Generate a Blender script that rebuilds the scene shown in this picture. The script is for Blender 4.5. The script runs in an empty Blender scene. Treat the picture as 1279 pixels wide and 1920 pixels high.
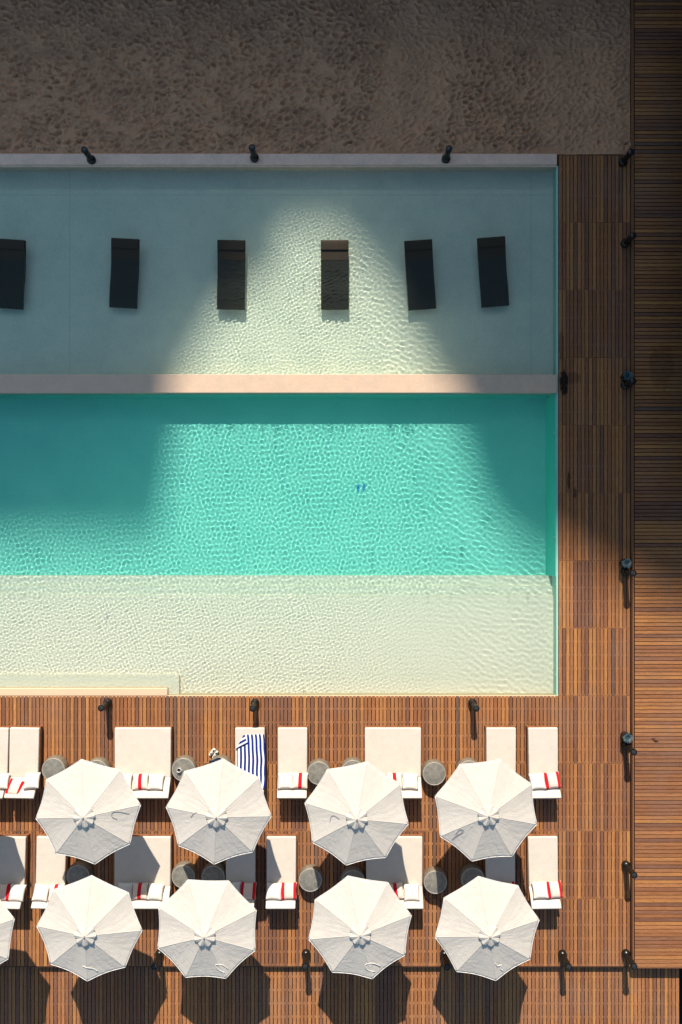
import bpy, bmesh, math, random
import numpy as np
from mathutils import Vector, Matrix

random.seed(7)
SC = bpy.context.scene
COL = SC.collection
PI = math.pi
R = math.radians
FPX, H = 1493.3, 24.9                      # focal length in photo pixels, camera height over the deck (m)
SUN = Vector((-0.087, 1.4427, 1.0)).normalized()   # direction towards the sun


def at(px, py, z=0.0):
    k = (H - z) / FPX
    return Vector(((px - 639.5) * k, (960 - py) * k, z))


# ------------------------------------------------------------------ object helpers
def link(o, parent=None):
    COL.objects.link(o)
    if parent is not None:
        o.parent = parent
    return o


def tag(o, label=None, cat=None, group=None, kind=None):
    if label: o['label'] = label
    if cat: o['category'] = cat
    if group: o['group'] = group
    if kind: o['kind'] = kind
    return o


def empty(name, loc=(0, 0, 0), rz=0.0, label=None, cat=None, group=None, kind=None):
    o = link(bpy.data.objects.new(name, None))
    o.empty_display_size = .2
    o.location = loc
    o.rotation_euler = (0, 0, rz)
    return tag(o, label, cat, group, kind)


class MB:
    """collects vertices and faces for ONE mesh object"""
    def __init__(s):
        s.v, s.f, s.m, s.uv = [], [], [], {}

    def box(s, x0, x1, y0, y1, z0, z1, bottom=True, jit=0.0):
        b = len(s.v)
        j = [random.uniform(-jit, jit) for _ in range(4)] if jit else [0] * 4
        s.v += [(x0, y0, z0), (x1, y0, z0), (x1, y1, z0), (x0, y1, z0),
                (x0, y0, z1 + j[0]), (x1, y0, z1 + j[1]), (x1, y1, z1 + j[2]), (x0, y1, z1 + j[3])]
        fs = [(4, 5, 6, 7), (0, 1, 5, 4), (1, 2, 6, 5), (2, 3, 7, 6), (3, 0, 4, 7)]
        if bottom: fs.append((3, 2, 1, 0))
        s.f += [tuple(b + i for i in q) for q in fs]
        return s

    def grid(s, P, closed_u=False, closed_v=False, flip=False):
        """P[i][j] points"""
        b = len(s.v)
        n, m = len(P), len(P[0])
        for row in P: s.v += [tuple(p) for p in row]
        for i in range(n if closed_u else n - 1):
            for j in range(m if closed_v else m - 1):
                q = (b + i * m + j, b + i * m + (j + 1) % m, b + ((i + 1) % n) * m + (j + 1) % m, b + ((i + 1) % n) * m + j)
                s.f.append(q[::-1] if flip else q)
        return s

    def lathe(s, prof, n=32, cx=0, cy=0):
        """prof list of (r,z) from bottom to top"""
        b = len(s.v)
        for (r, z) in prof:
            for k in range(n):
                a = 2 * PI * k / n
                s.v.append((cx + r * math.cos(a), cy + r * math.sin(a), z))
        for i in range(len(prof) - 1):
            for k in range(n):
                s.f.append((b + i * n + k, b + i * n + (k + 1) % n, b + (i + 1) * n + (k + 1) % n, b + (i + 1) * n + k))
        s.f.append(tuple(b + k for k in range(n))[::-1])
        t = b + (len(prof) - 1) * n
        s.f.append(tuple(t + k for k in range(n)))
        return s

    def tube(s, pts, r, n=8, caps=True):
        pts = [Vector(p) for p in pts]
        rs = r if isinstance(r, (list, tuple)) else [r] * len(pts)
        b = len(s.v)
        for i, p in enumerate(pts):
            d = (pts[min(i + 1, len(pts) - 1)] - pts[max(i - 1, 0)]).normalized()
            up = Vector((0, 0, 1)) if abs(d.z) < .9 else Vector((1, 0, 0))
            a = d.cross(up).normalized(); c = a.cross(d).normalized()
            for k in range(n):
                t = 2 * PI * k / n
                s.v.append(tuple(p + (a * math.cos(t) + c * math.sin(t)) * rs[i]))
        for i in range(len(pts) - 1):
            for k in range(n):
                s.f.append((b + i * n + k, b + (i + 1) * n + k, b + (i + 1) * n + (k + 1) % n, b + i * n + (k + 1) % n))
        if caps:
            s.f.append(tuple(b + k for k in range(n)))
            t = b + (len(pts) - 1) * n
            s.f.append(tuple(t + k for k in range(n))[::-1])
        return s

    def build(s, name, mat, parent=None, smooth=False, bevel=0.0, angle=None, seg=2):
        me = bpy.data.meshes.new(name)
        me.from_pydata(s.v, [], s.f)
        me.materials.append(mat)
        bm = bmesh.new(); bm.from_mesh(me)
        bmesh.ops.recalc_face_normals(bm, faces=bm.faces)
        bm.to_mesh(me); bm.free()
        if smooth:
            me.shade_smooth()
            if angle: me.set_sharp_from_angle(angle=R(angle))
        o = link(bpy.data.objects.new(name, me), parent)
        if bevel:
            m = o.modifiers.new('bevel', 'BEVEL'); m.width = bevel; m.segments = seg
            m.limit_method = 'ANGLE'; m.angle_limit = R(40)
            me.shade_smooth(); me.set_sharp_from_angle(angle=R(50))
        return o


def grid_mesh(name, X, Y, Z, mat):
    n, m = X.shape
    co = np.stack([X, Y, Z], -1).reshape(-1, 3).astype(np.float32)
    idx = np.arange(n * m).reshape(n, m)
    q = np.stack([idx[:-1, :-1], idx[:-1, 1:], idx[1:, 1:], idx[1:, :-1]], -1).reshape(-1, 4).astype(np.int32)
    me = bpy.data.meshes.new(name)
    me.vertices.add(len(co)); me.vertices.foreach_set('co', co.ravel())
    me.loops.add(q.size); me.loops.foreach_set('vertex_index', q.ravel())
    me.polygons.add(len(q))
    me.polygons.foreach_set('loop_start', np.arange(0, q.size, 4, dtype=np.int32))
    me.update(calc_edges=True)
    me.shade_smooth()
    me.materials.append(mat)
    return link(bpy.data.objects.new(name, me))


def copy_tree(o, parent=None):
    c = o.copy(); COL.objects.link(c)
    if parent is not None: c.parent = parent
    for ch in list(o.children): copy_tree(ch, c)
    return c


# ------------------------------------------------------------------ materials
class NT:
    def __init__(s, name):
        s.mat = bpy.data.materials.new(name); s.mat.use_nodes = True
        s.t = s.mat.node_tree; s.n = s.t.nodes; s.bsdf = s.n['Principled BSDF']; s.out = s.n['Material Output']

    def new(s, typ, **kw):
        nd = s.n.new(typ)
        for k, v in kw.items():
            if k.startswith('i_'):
                key = k[2:]
                nd.inputs[int(key) if key.isdigit() else key.replace('_', ' ')].default_value = v
            else: setattr(nd, k, v)
        return nd

    def link(s, a, b): s.t.links.new(a, b)

    def val(s, sock, v):
        if hasattr(v, 'is_output'): s.link(v, sock)
        else: sock.default_value = v

    def math(s, op, a, b=0.0, clamp=False):
        nd = s.new('ShaderNodeMath', operation=op); nd.use_clamp = clamp
        s.val(nd.inputs[0], a); s.val(nd.inputs[1], b)
        return nd.outputs[0]

    def mix(s, f, a, b, mode='MIX'):
        nd = s.new('ShaderNodeMix', data_type='RGBA', blend_type=mode)
        s.val(nd.inputs[0], f)
        for sock, v in ((nd.inputs[6], a), (nd.inputs[7], b)):
            if isinstance(v, tuple): v = (*v[:3], 1)
            s.val(sock, v)
        return nd.outputs[2]

    def ramp(s, f, stops, interp='LINEAR'):
        nd = s.new('ShaderNodeValToRGB'); cr = nd.color_ramp; cr.interpolation = interp
        while len(cr.elements) < len(stops): cr.elements.new(.5)
        for e, (p, c) in zip(cr.elements, stops):
            e.position = p; e.color = (*c, 1) if isinstance(c, tuple) else (c, c, c, 1)
        s.link(f, nd.inputs[0])
        return nd.outputs[0]

    def noise(s, vec, scale, detail=3, rough=.5, dim='3D', w=None, dist=0):
        nd = s.new('ShaderNodeTexNoise', noise_dimensions=dim)
        nd.inputs['Scale'].default_value = scale; nd.inputs['Detail'].default_value = detail
        nd.inputs['Roughness'].default_value = rough; nd.inputs['Distortion'].default_value = dist
        if vec is not None: s.link(vec, nd.inputs['Vector'])
        if w is not None: s.link(w, nd.inputs['W'])
        return nd.outputs[0]

    def coords(s, which='Object', scale=(1, 1, 1)):
        tc = s.new('ShaderNodeTexCoord')
        mp = s.new('ShaderNodeMapping'); mp.inputs['Scale'].default_value = scale
        s.link(tc.outputs[which], mp.inputs[0])
        return mp.outputs[0]

    def bump(s, h, strength=.3, dist=.01):
        nd = s.new('ShaderNodeBump'); nd.inputs['Strength'].default_value = strength; nd.inputs['Distance'].default_value = dist
        s.link(h, nd.inputs['Height']); s.link(nd.outputs[0], s.bsdf.inputs['Normal'])

    def set(s, color=None, rough=None, spec=None, metal=None):
        b = s.bsdf.inputs
        if color is not None: s.val(b['Base Color'], (*color, 1) if isinstance(color, tuple) else color)
        if rough is not None: s.val(b['Roughness'], rough)
        if spec is not None: b['Specular IOR Level'].default_value = spec
        if metal is not None: b['Metallic'].default_value = metal
        return s.mat


def plain(name, col, rough=.6, spec=.3, metal=0.0, var=.12, scale=12, bump=0.0):
    m = NT(name); v = m.coords()
    n = m.noise(v, scale, 5, .6)
    f = m.ramp(n, [(.3, 1 - var), (.7, 1 + var)])
    c = m.mix(1.0, col, f, 'MULTIPLY')
    if bump: m.bump(m.noise(v, scale * 8, 4), bump, .004)
    return m.set(c, rough, spec, metal)


def wood_deck(name, along='Y', dark_marks=()):
    m = NT(name)
    geo = m.new('ShaderNodeNewGeometry'); isl = geo.outputs['Random Per Island']
    base = m.ramp(isl, [(0, (0.260, 0.107, 0.049)), (.15, (0.200, 0.091, 0.053)), (.28, (0.360, 0.155, 0.060)), (.42, (0.300, 0.123, 0.049)), (.55, (0.410, 0.177, 0.060)),
                        (.67, (0.330, 0.139, 0.056)), (.78, (0.380, 0.161, 0.064)), (.88, (0.240, 0.107, 0.058)), (.95, (0.450, 0.203, 0.068)), (.98, (0.160, 0.091, 0.063))], 'CONSTANT')
    sc = (26, 1.6, 1) if along == 'Y' else (1.6, 26, 1)
    g = m.noise(m.coords('Object', sc), 2.2, 6, .65, '4D', m.math('MULTIPLY', isl, 40.0))
    f = m.ramp(g, [(.28, .62), (.5, 1.0), (.72, 1.36)])
    c = m.mix(1.0, base, f, 'MULTIPLY')
    # weathered, greyer patches with a shape of their own
    p = m.noise(m.coords('Object', (1, 1, 1)), .55, 4, .6)
    gf = m.ramp(p, [(.48, 0.0), (.68, .38)])
    c = m.mix(gf, c, (.27, .155, .105))
    sp = m.noise(m.coords('Object', (1, 1, 1)), 34, 3, .7)
    spf = m.ramp(sp, [(.35, .78), (.55, 1.0), (.75, 1.14)])
    c = m.mix(1.0, c, spf, 'MULTIPLY')
    rough = .62
    if dark_marks:
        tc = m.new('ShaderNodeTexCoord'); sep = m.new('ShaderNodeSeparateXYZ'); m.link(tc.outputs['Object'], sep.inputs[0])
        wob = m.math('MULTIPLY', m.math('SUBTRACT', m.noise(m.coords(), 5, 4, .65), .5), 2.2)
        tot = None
        for (x, y, rx, ry, k) in dark_marks:
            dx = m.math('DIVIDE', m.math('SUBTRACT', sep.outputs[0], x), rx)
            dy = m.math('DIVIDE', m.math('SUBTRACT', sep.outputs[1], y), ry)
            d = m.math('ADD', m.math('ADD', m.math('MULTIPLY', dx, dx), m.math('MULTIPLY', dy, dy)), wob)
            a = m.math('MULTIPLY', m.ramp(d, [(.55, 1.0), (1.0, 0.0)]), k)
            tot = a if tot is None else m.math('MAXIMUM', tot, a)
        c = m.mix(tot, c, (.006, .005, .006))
    m.bump(g, .25, .004)
    return m.set(c, rough, .25)


def plaster(name, col, var=.12, col2=None, scale=1.3, lines=()):
    m = NT(name); v = m.coords()
    n = m.noise(v, scale, 6, .62)
    n2 = m.noise(v, 14, 5, .7)
    c = m.mix(m.ramp(n, [(.35, 0.0), (.68, 1.0)]), col, col2 or tuple(x * (1 - var) for x in col))
    c = m.mix(1.0, c, m.ramp(n2, [(.3, 1 - var * .5), (.7, 1 + var * .4)]), 'MULTIPLY')
    if lines:
        tc = m.new('ShaderNodeTexCoord'); sep = m.new('ShaderNodeSeparateXYZ'); m.link(tc.outputs['Object'], sep.inputs[0])
        for ax, pos in lines:
            d = m.math('ABSOLUTE', m.math('SUBTRACT', sep.outputs[ax], pos))
            f = m.math('MULTIPLY', m.math('LESS_THAN', d, .018), .22)
            c = m.mix(f, c, tuple(x * .5 for x in col))
    return m.set(c, .75, .2)


def canvas(name, col, trans=.18, weave=True):
    m = NT(name)
    v = m.coords('UV', (1, 1, 1))
    n = m.noise(m.coords('UV', (14, 3, 1)), 1.0, 4, .6, dist=.6)
    n2 = m.noise(m.coords('UV', (5, 9, 1)), 1.0, 3, .6, dist=1.2)
    h = m.math('ADD', n, n2)
    c = m.mix(1.0, col, m.ramp(m.noise(m.coords(), 2.5, 4), [(.3, .95), (.7, 1.03)]), 'MULTIPLY')
    m.bump(h, .5, .024)
    m.set(c, .85, .1)
    tr = m.new('ShaderNodeBsdfTranslucent'); m.val(tr.inputs[0], (*col, 1))
    mx = m.new('ShaderNodeMixShader'); mx.inputs[0].default_value = trans
    m.link(m.bsdf.outputs[0], mx.inputs[1]); m.link(tr.outputs[0], mx.inputs[2]); m.link(mx.outputs[0], m.out.inputs[0])
    return m.mat


def cloth(name, col, var=.05):
    m = NT(name); v = m.coords()
    n = m.noise(v, 3.5, 4, .6)
    c = m.mix(1.0, col, m.ramp(n, [(.3, 1 - var), (.7, 1 + var)]), 'MULTIPLY')
    w = m.noise(v, 260, 2, .6)
    h = m.math('ADD', m.math('MULTIPLY', n, .8), m.math('MULTIPLY', w, .1))
    m.bump(h, .4, .03)
    return m.set(c, .9, .1)


def pillow_mat(name, kind):
    m = NT(name)
    tc = m.new('ShaderNodeTexCoord'); sep = m.new('ShaderNodeSeparateXYZ'); m.link(tc.outputs['Object'], sep.inputs[0])
    x, y = sep.outputs[0], sep.outputs[1]
    cream, red, pink = (.74, .62, .52), (.62, .012, .022), (.60, .34, .30)
    ax = m.math('ABSOLUTE', x); ay = m.math('ABSOLUTE', y)
    # woven diamond figure
    t = m.math('SINE', m.math('ADD', m.math('MULTIPLY', ax, 120.0), m.math('MULTIPLY', ay, 95.0)))
    pat = m.math('MULTIPLY', m.math('GREATER_THAN', t, .25), .45)
    c = m.mix(pat, cream, pink)
    if kind == 'one':
        f = m.math('LESS_THAN', ax, .055)
        pat0 = m.math('GREATER_THAN', t, .6)
        c = m.mix(m.math('MULTIPLY', pat0, .25), cream, pink)
    else:
        f = m.math('MULTIPLY', m.math('GREATER_THAN', ax, .135), m.math('LESS_THAN', ax, .222))
    c = m.mix(f, c, red)
    m.bump(m.noise(m.coords(), 140, 2), .25, .006)
    return m.set(c, .9, .1)


def stripes_mat(name, n, duty=.5):
    m = NT(name)
    tc = m.new('ShaderNodeTexCoord'); sep = m.new('ShaderNodeSeparateXYZ'); m.link(tc.outputs['UV'], sep.inputs[0])
    fr = m.math('FRACT', m.math('MULTIPLY', sep.outputs[0], float(n)))
    f = m.math('LESS_THAN', fr, duty)
    c = m.mix(f, (.80, .82, .88), (.012, .03, .20))
    m.bump(m.noise(m.coords(), 60, 3), .5, .02)
    return m.set(c, .95, .05)


M = {}
M['ground'] = plain('soil', (.02, .018, .016), .95, .05)
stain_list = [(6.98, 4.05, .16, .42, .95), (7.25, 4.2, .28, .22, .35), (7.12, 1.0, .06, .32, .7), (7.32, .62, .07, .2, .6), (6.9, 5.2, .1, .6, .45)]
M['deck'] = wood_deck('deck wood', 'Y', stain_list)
M['raised'] = wood_deck('raised deck wood', 'X', [(9.95, 4.5, .42, .75, .25)])  # one faint dark smudge mixed into the raised boards
M['joist'] = plain('joist wood', (.30, .15, .075), .8, .1)
M['fascia'] = plain('fascia wood', (.10, .045, .025), .7, .2)
M['trim'] = plain('trim wood', (.22, .10, .05), .7, .2)
M['shelf'] = plaster('shelf plaster', (.82, .735, .605), .14, (.71, .665, .555), 1.1, [(0, -8.6), (0, 6.02), (1, 10.05)])
M['low_shelf'] = plaster('entry plaster', (.83, .70, .60), .06, (.80, .68, .58))
M['deep'] = plaster('deep plaster', (.24, .69, .59), .10, (.205, .64, .555), .7)
M['step'] = plaster('step plaster', (.76, .70, .59), .06)
M['wall_teal'] = plaster('pool wall plaster', (.10, .60, .50), .06)
M['side'] = plaster('side wall plaster', (.38, .62, .52), .06)
M['ledge'] = plaster('ledge plaster', (.68, .49, .345), .14, (.60, .45, .335), 2.2)
M['curb'] = plaster('curb concrete', (.88, .61, .455), .18, (.74, .53, .40), 2.6)
M['bench'] = plaster('bench plaster', (.72, .52, .34), .10, (.68, .50, .34))
M['canvas'] = canvas('umbrella canvas', (.69, .64, .57))
M['cushion'] = cloth('cushion fabric', (.65, .585, .50))
M['pillow_white'] = cloth('white pillow fabric', (.70, .66, .60))
M['pillow_one'] = pillow_mat('one stripe pillow', 'one')
M['pillow_two'] = pillow_mat('two stripe pillow', 'two')
M['teak'] = plain('teak', (.25, .10, .045), .6, .3, 0, .25, 9)
M['bronze'] = plain('dark bronze', (.012, .011, .009), .32, .5, .3, .2)
M['lens'] = plain('lamp lens', (.03, .03, .028), .12, .6, 0, .1)
M['drum'] = plain('drum side', (.20, .165, .12), .55, .4, .2, .22, 7)
M['drum_top'] = plain('drum top', (.25, .24, .205), .5, .5, .25, .28, 9)
M['drum_rim'] = plain('drum rim', (.50, .47, .41), .4, .5, .3, .1)
M['wicker'] = plain('dark wicker', (.036, .026, .015), .7, .3, 0, .3, 40, .6)
M['pole'] = plain('pole wood', (.30, .16, .08), .5, .3)
M['steel'] = plain('steel', (.35, .35, .35), .35, .5, .8)
M['pot'] = plain('black pot', (.012, .012, .013), .4, .4)
M['agave'] = plain('blue succulent leaf', (.13, .20, .22), .55, .3, 0, .45, 30)
M['white'] = plain('white glaze', (.75, .74, .72), .3, .5)
M['black'] = plain('black rubber', (.012, .012, .014), .6, .3)
M['navy'] = plain('navy cloth', (.012, .02, .045), .9, .1)
M['shoe'] = plain('white canvas shoe', (.66, .66, .58), .8, .2)
M['sole'] = plain('shoe sole', (.74, .74, .70), .7, .2)
M['blue_foam'] = plain('blue foam', (.06, .34, .60), .7, .2)
M['strap_white'] = plain('white strap', (.72, .70, .66), .85, .1)
M['strap_dark'] = plain('dark strap', (.26, .25, .25), .85, .1)
M['towel'] = stripes_mat('striped towel', 7, .53)
M['hotel'] = plain('hotel render', (.66, .60, .53), .85, .1)
M['glass'] = plain('window glass', (.02, .025, .03), .08, .5)


def sand_mat():
    m = NT('sand'); v = m.coords()
    n = m.noise(v, 1.1, 6, .6); n2 = m.noise(v, 45, 5, .75)
    c = m.mix(m.ramp(n, [(.35, 0.0), (.65, 1.0)]), (.76, .41, .225), (.62, .345, .20))
    c = m.mix(1.0, c, m.ramp(n2, [(.3, .72), (.5, 1.0), (.72, 1.2)]), 'MULTIPLY')
    m.bump(m.math('ADD', n2, m.math('MULTIPLY', m.noise(v, 9, 5, .65), 2.2)), 1.0, .035)
    return m.set(c, .95, .1)
M['sand'] = sand_mat()


def water_mat():
    m = NT('pool water'); m.n.remove(m.bsdf)
    g = m.new('ShaderNodeBsdfGlass'); g.inputs['Color'].default_value = (.88, 1, .985, 1)
    g.inputs['Roughness'].default_value = 0; g.inputs['IOR'].default_value = 1.33
    m.link(g.outputs[0], m.out.inputs[0])
    return m.mat
M['water'] = water_mat()


# ------------------------------------------------------------------ setting: ground, decks
PX0, PX1 = -12.2, 6.73                     # pool, left and right inner faces
POOL_N, POOL_S = 10.83, -5.74
DX1 = 9.045                                 # right end of the main deck
SEAMS = [11.17 - 2.1145 * k for k in range(13)]     # panel seams, north to south
GAP, PITCH = .022, .1195
JW = .030


def boards_y(mb, x0, x1, y0, y1, z, th=.026):
    n = max(1, round((x1 - x0) / PITCH)); p = (x1 - x0) / n
    for i in range(n):
        mb.box(x0 + i * p + GAP / 2, x0 + (i + 1) * p - GAP / 2, y0 + .005, y1 - .005, z - th, z, False, .0012)


def joists_y(mb, x0, x1, y0, y1, z, th=.026):
    n = 5; p = (y1 - y0) / n
    for i in range(n + 1):
        y = y0 + min(max(i * p, JW / 2 + .004), y1 - y0 - JW / 2 - .004)
        mb.box(x0, x1, y - JW / 2, y + JW / 2, z - th - .09, z - th - .001)


g = MB(); g.box(-60, 60, -60, 120, -2.6, -2.0).build('ground', M['ground']); tag(bpy.data.objects['ground'], kind='structure')

bd, js = MB(), MB()
for k in range(8):                          # strip beside the pool
    boards_y(bd, 6.80, DX1, SEAMS[k + 1], SEAMS[k], 0); joists_y(js, 6.80, DX1, SEAMS[k + 1], SEAMS[k], 0)
for k in range(8, 12):                      # terrace south of the pool
    boards_y(bd, -13.0, 6.80, SEAMS[k + 1], SEAMS[k], 0); boards_y(bd, 6.80, DX1, SEAMS[k + 1], SEAMS[k], 0)
    joists_y(js, -13.0, DX1, SEAMS[k + 1], SEAMS[k], 0)
deck = bd.build('deck', M['deck']); tag(deck, kind='structure')
js.build('joist', M['joist'], deck)
f = MB(); f.box(-13, DX1 + .02, SEAMS[12] - .03, SEAMS[12] - .002, -.6, -.012)
f.build('fascia_board', M['fascia'], deck)

bd, js = MB(), MB()
for k in range(2):
    y1 = SEAMS[12] - .04 - 2.1145 * k
    boards_y(bd, -13.0, 10.66, y1 - 2.1145, y1, -.19); joists_y(js, -13.0, 10.66, y1 - 2.1145, y1, -.19)
low = bd.build('lower_deck', M['deck']); tag(low, kind='structure')
js.build('joist', M['joist'], low)

bd = MB()
y = -14.13; i = 0
while y < 24:
    bd.box(9.12, 11.75, y + .011, y + .1175 - .011, .18 - .026, .18, False, .0015); y += .1175
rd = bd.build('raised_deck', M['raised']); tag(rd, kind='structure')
f = MB()
f.box(9.055, 9.095, -14.13, 24, .02, .172)              # edge trim along the step
f.box(9.095, 11.75, -14.165, -14.133, -.5, .172)
f.build('edge_trim', M['trim'], rd)
f = MB(); f.box(9.06, 9.09, -14.13, 24, -1.9, .019); f.build('riser', M['fascia'], rd)

# ------------------------------------------------------------------ pool
pool = empty('pool_basin', (0, 0, 0)); tag(pool, kind='structure')
WZ = -.05
zs, z1, z2, zd = -.45, -.56, -.68, -.93
recv = []
def pool_part(name, m, *boxes, bevel=0.0):
    mb = MB()
    for b in boxes: mb.box(*b)
    o = mb.build(name, m, pool, bevel=bevel); recv.append(o); return o
B0 = -1.9
pool_part('sun_shelf_floor', M['shelf'], (PX0, PX1, 3.722, POOL_N, B0, zs))
pool_part('deep_floor', M['deep'], (PX0, PX1, -2.03, 3.72, B0, zd))
pool_part('step', M['step'], (PX0, PX1, -2.35, -2.03, B0, z2))
pool_part('step', M['step'], (PX0, PX1, -2.65, -2.35, B0, z1))
pool_part('entry_shelf_floor', M['low_shelf'], (PX0, PX1, POOL_S, -2.65, B0, zs))
pool_part('dividing_ledge', M['ledge'], (PX0, PX1, 3.712, 4.288, -.038, .09), bevel=.012)
pool_part('ledge_support', M['shelf'], (PX0, PX1, 4.22, 4.285, zs + .001, -.0385))
def batter(name, m, prof, axis, a, b):
    mb = MB()
    for e in (a, b):
        mb.v += [(p, e, z) if axis == 'x' else (e, p, z) for p, z in prof]
    n = len(prof); mb.f += [tuple(range(n)), tuple(range(n, 2 * n))[::-1]] + [(i, (i + 1) % n, n + (i + 1) % n, n + i) for i in range(n)]
    o = mb.build(name, m, pool); recv.append(o)
batter('ledge_facing', M['wall_teal'], [(3.7205, zs - .003), (3.712, zs - .003), (3.64, zd + .002), (3.7205, zd + .002)], 'y', PX0, PX1 - .16)
batter('side_facing', M['wall_teal'], [(PX1 - .001, -.03), (PX1 - .02, -.05), (PX1 - .15, zd + .003), (PX1 - .001, zd + .003)], 'x', -2.028, 3.719)
pool_part('side_wall', M['side'], (PX1 + .001, PX1 + .06, -5.80, POOL_N, B0, -.008))
for py in (445, 812, 1007, 1265):
    p = at(1040, py, -.12)
    mb = MB(); mb.lathe([(.030, 0), (.034, .006), (.022, .012)], 16)
    mb.v = [(PX1 - .001 - z - (.03 if 736 < py < 1078 else 0), p.y + x, -.12 + y) for x, y, z in mb.v]
    recv.append(mb.build('inlet', M['white'], pool, smooth=True))
pool_part('west_wall', M['wall_teal'], (PX0 - .3, PX0 - .001, -5.80, POOL_N, B0, -.008))
pool_part('coping', M['bench'], (PX0, PX1, -5.795, POOL_S - .001, B0, -.004))
pool_part('seat_bench', M['bench'], (PX0, -5.43, POOL_S + .001, -5.51, zs + .001, .0), bevel=.015)
pool_part('bench_step', M['low_shelf'], (PX0, -5.10, -5.508, -5.14, zs + .001, -.2), (-5.428, -5.10, POOL_S + .001, -5.509, zs + .001, -.2))

cb = MB(); cb.box(-13.3, 6.735, POOL_N + .001, 11.165, B0, .10)
curb = cb.build('concrete_curb', M['curb'], bevel=.02)
tag(curb, 'long pale weathered concrete curb between the sand and the shallow pool', 'curb')
cl = MB(); cl.box(-13.3, 6.734, POOL_N - .03, POOL_N, B0, .035)
recv.append(cl.build('curb_lip', M['curb'], curb))

# water: a real rippled refracting surface, its caustics are traced by the renderer
step = .0138
xs = np.arange(PX0 + .001, PX1, step); ys = np.arange(POOL_S + .001, POOL_N - .03, step)
X, Y = (a.astype(np.float32) for a in np.meshgrid(xs, ys))
rng = np.random.RandomState(11)
def waves(n, l0, l1, dirc=None, spread=PI):
    h = np.zeros_like(X); c2 = 0.0
    for _ in range(n):
        lam = math.exp(rng.uniform(math.log(l0), math.log(l1))); k = 2 * PI / lam
        a = rng.uniform(0, 2 * PI) if dirc is None else dirc + rng.normal() * spread
        amp = lam ** 1.8
        h += amp * np.cos(k * (X * math.cos(a) + Y * math.sin(a)) + rng.uniform(0, 2 * PI))
        c2 += .5 * (amp * k * k) ** 2
    return h / math.sqrt(c2)                # unit rms curvature
fine = waves(46, .070, .13)
mid = waves(40, .10, .19)
long_ = waves(36, .13, .25, R(62), R(28))
def sm(a, lo, hi):
    t = np.clip((a - lo) / (hi - lo), 0, 1); return t * t * (3 - 2 * t)
deepm = sm(Y, -2.7, -1.9) * (1 - sm(Y, 3.6, 3.9))
depth = .4 + .48 * deepm
wl = sm(X + .25 * Y, 1.2, 4.2)
wf = (1 - wl) * (.75 - .55 * deepm)
wm = (1 - wl) * (.40 + .6 * deepm) + .25 * wl
contrast = np.where(Y > 3.8, .17 - .05 * wl, np.where(Y > -2.3, .18 - .05 * wl, .16 - .10 * sm(X, -1.5, 3.2)))
curv = contrast * 4.0 / depth
norm = np.sqrt(wf ** 2 + wm ** 2 + (.85 * wl) ** 2) + 1e-6
Z = WZ + curv * (wf * fine + wm * mid + .85 * wl * long_) / norm
water = grid_mesh('water', X, Y, Z, M['water']); tag(water, kind='structure')
water.cycles.is_caustics_caster = True

# ------------------------------------------------------------------ sand
xs = np.arange(-14.0, 9.05, .023); ys = np.arange(11.166, 24.0, .023)
X, Y = np.meshgrid(xs, ys); Z = np.full_like(X, 0.0)
rng = np.random.RandomState(5)
for _ in range(26):
    lam = rng.uniform(1.2, 5); k = 2 * PI / lam; a = rng.uniform(0, 6.28)
    Z += .005 * np.cos(k * (X * math.cos(a) + Y * math.sin(a)) + rng.uniform(0, 6.28))
for _ in range(15000):
    cx, cy = rng.uniform(-14, 9), rng.uniform(11.1, 24)
    a, b = rng.uniform(.065, .16), rng.uniform(.04, .085)
    d = rng.uniform(.018, .060)
    if cx > 6.2: d *= .55
    if abs(cx - 2.5 - .25 * (cy - 14)) < 1.2: d *= .6
    an = rng.normal() * .6
    r = a * 2.4
    i0, i1 = max(0, int((cx - r + 14) / .023)), int((cx + r + 14) / .023) + 1
    j0, j1 = max(0, int((cy - r - 11.166) / .023)), max(0, int((cy + r - 11.166) / .023) + 1)
    if i1 <= i0 or j1 <= j0: continue
    dx, dy = X[j0:j1, i0:i1] - cx, Y[j0:j1, i0:i1] - cy
    u, v = (dx * math.cos(an) + dy * math.sin(an)) / a, (-dx * math.sin(an) + dy * math.cos(an)) / b
    q = np.sqrt(u * u + v * v)
    Z[j0:j1, i0:i1] += -d * np.exp(-(q / .8) ** 2.6) + .55 * d * np.exp(-((q - 1.35) / .33) ** 2) * (1 + .6 * np.sin(3 * np.arctan2(v, u) + cx * 9))
Z = np.tanh((Z - Z.mean()) / .10) * .10
edge = np.clip((Y - 11.166) / .25, 0, 1); Z = Z * (.25 + .75 * edge) + .03
Z -= .05 * (1 - np.clip((9.05 - X) / .35, 0, 1))
sand = grid_mesh('sand', X, Y, Z, M['sand']); tag(sand, kind='structure')

# ------------------------------------------------------------------ umbrellas
TIPZ, RISE, RAD = 2.10, .43, 1.515


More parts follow.
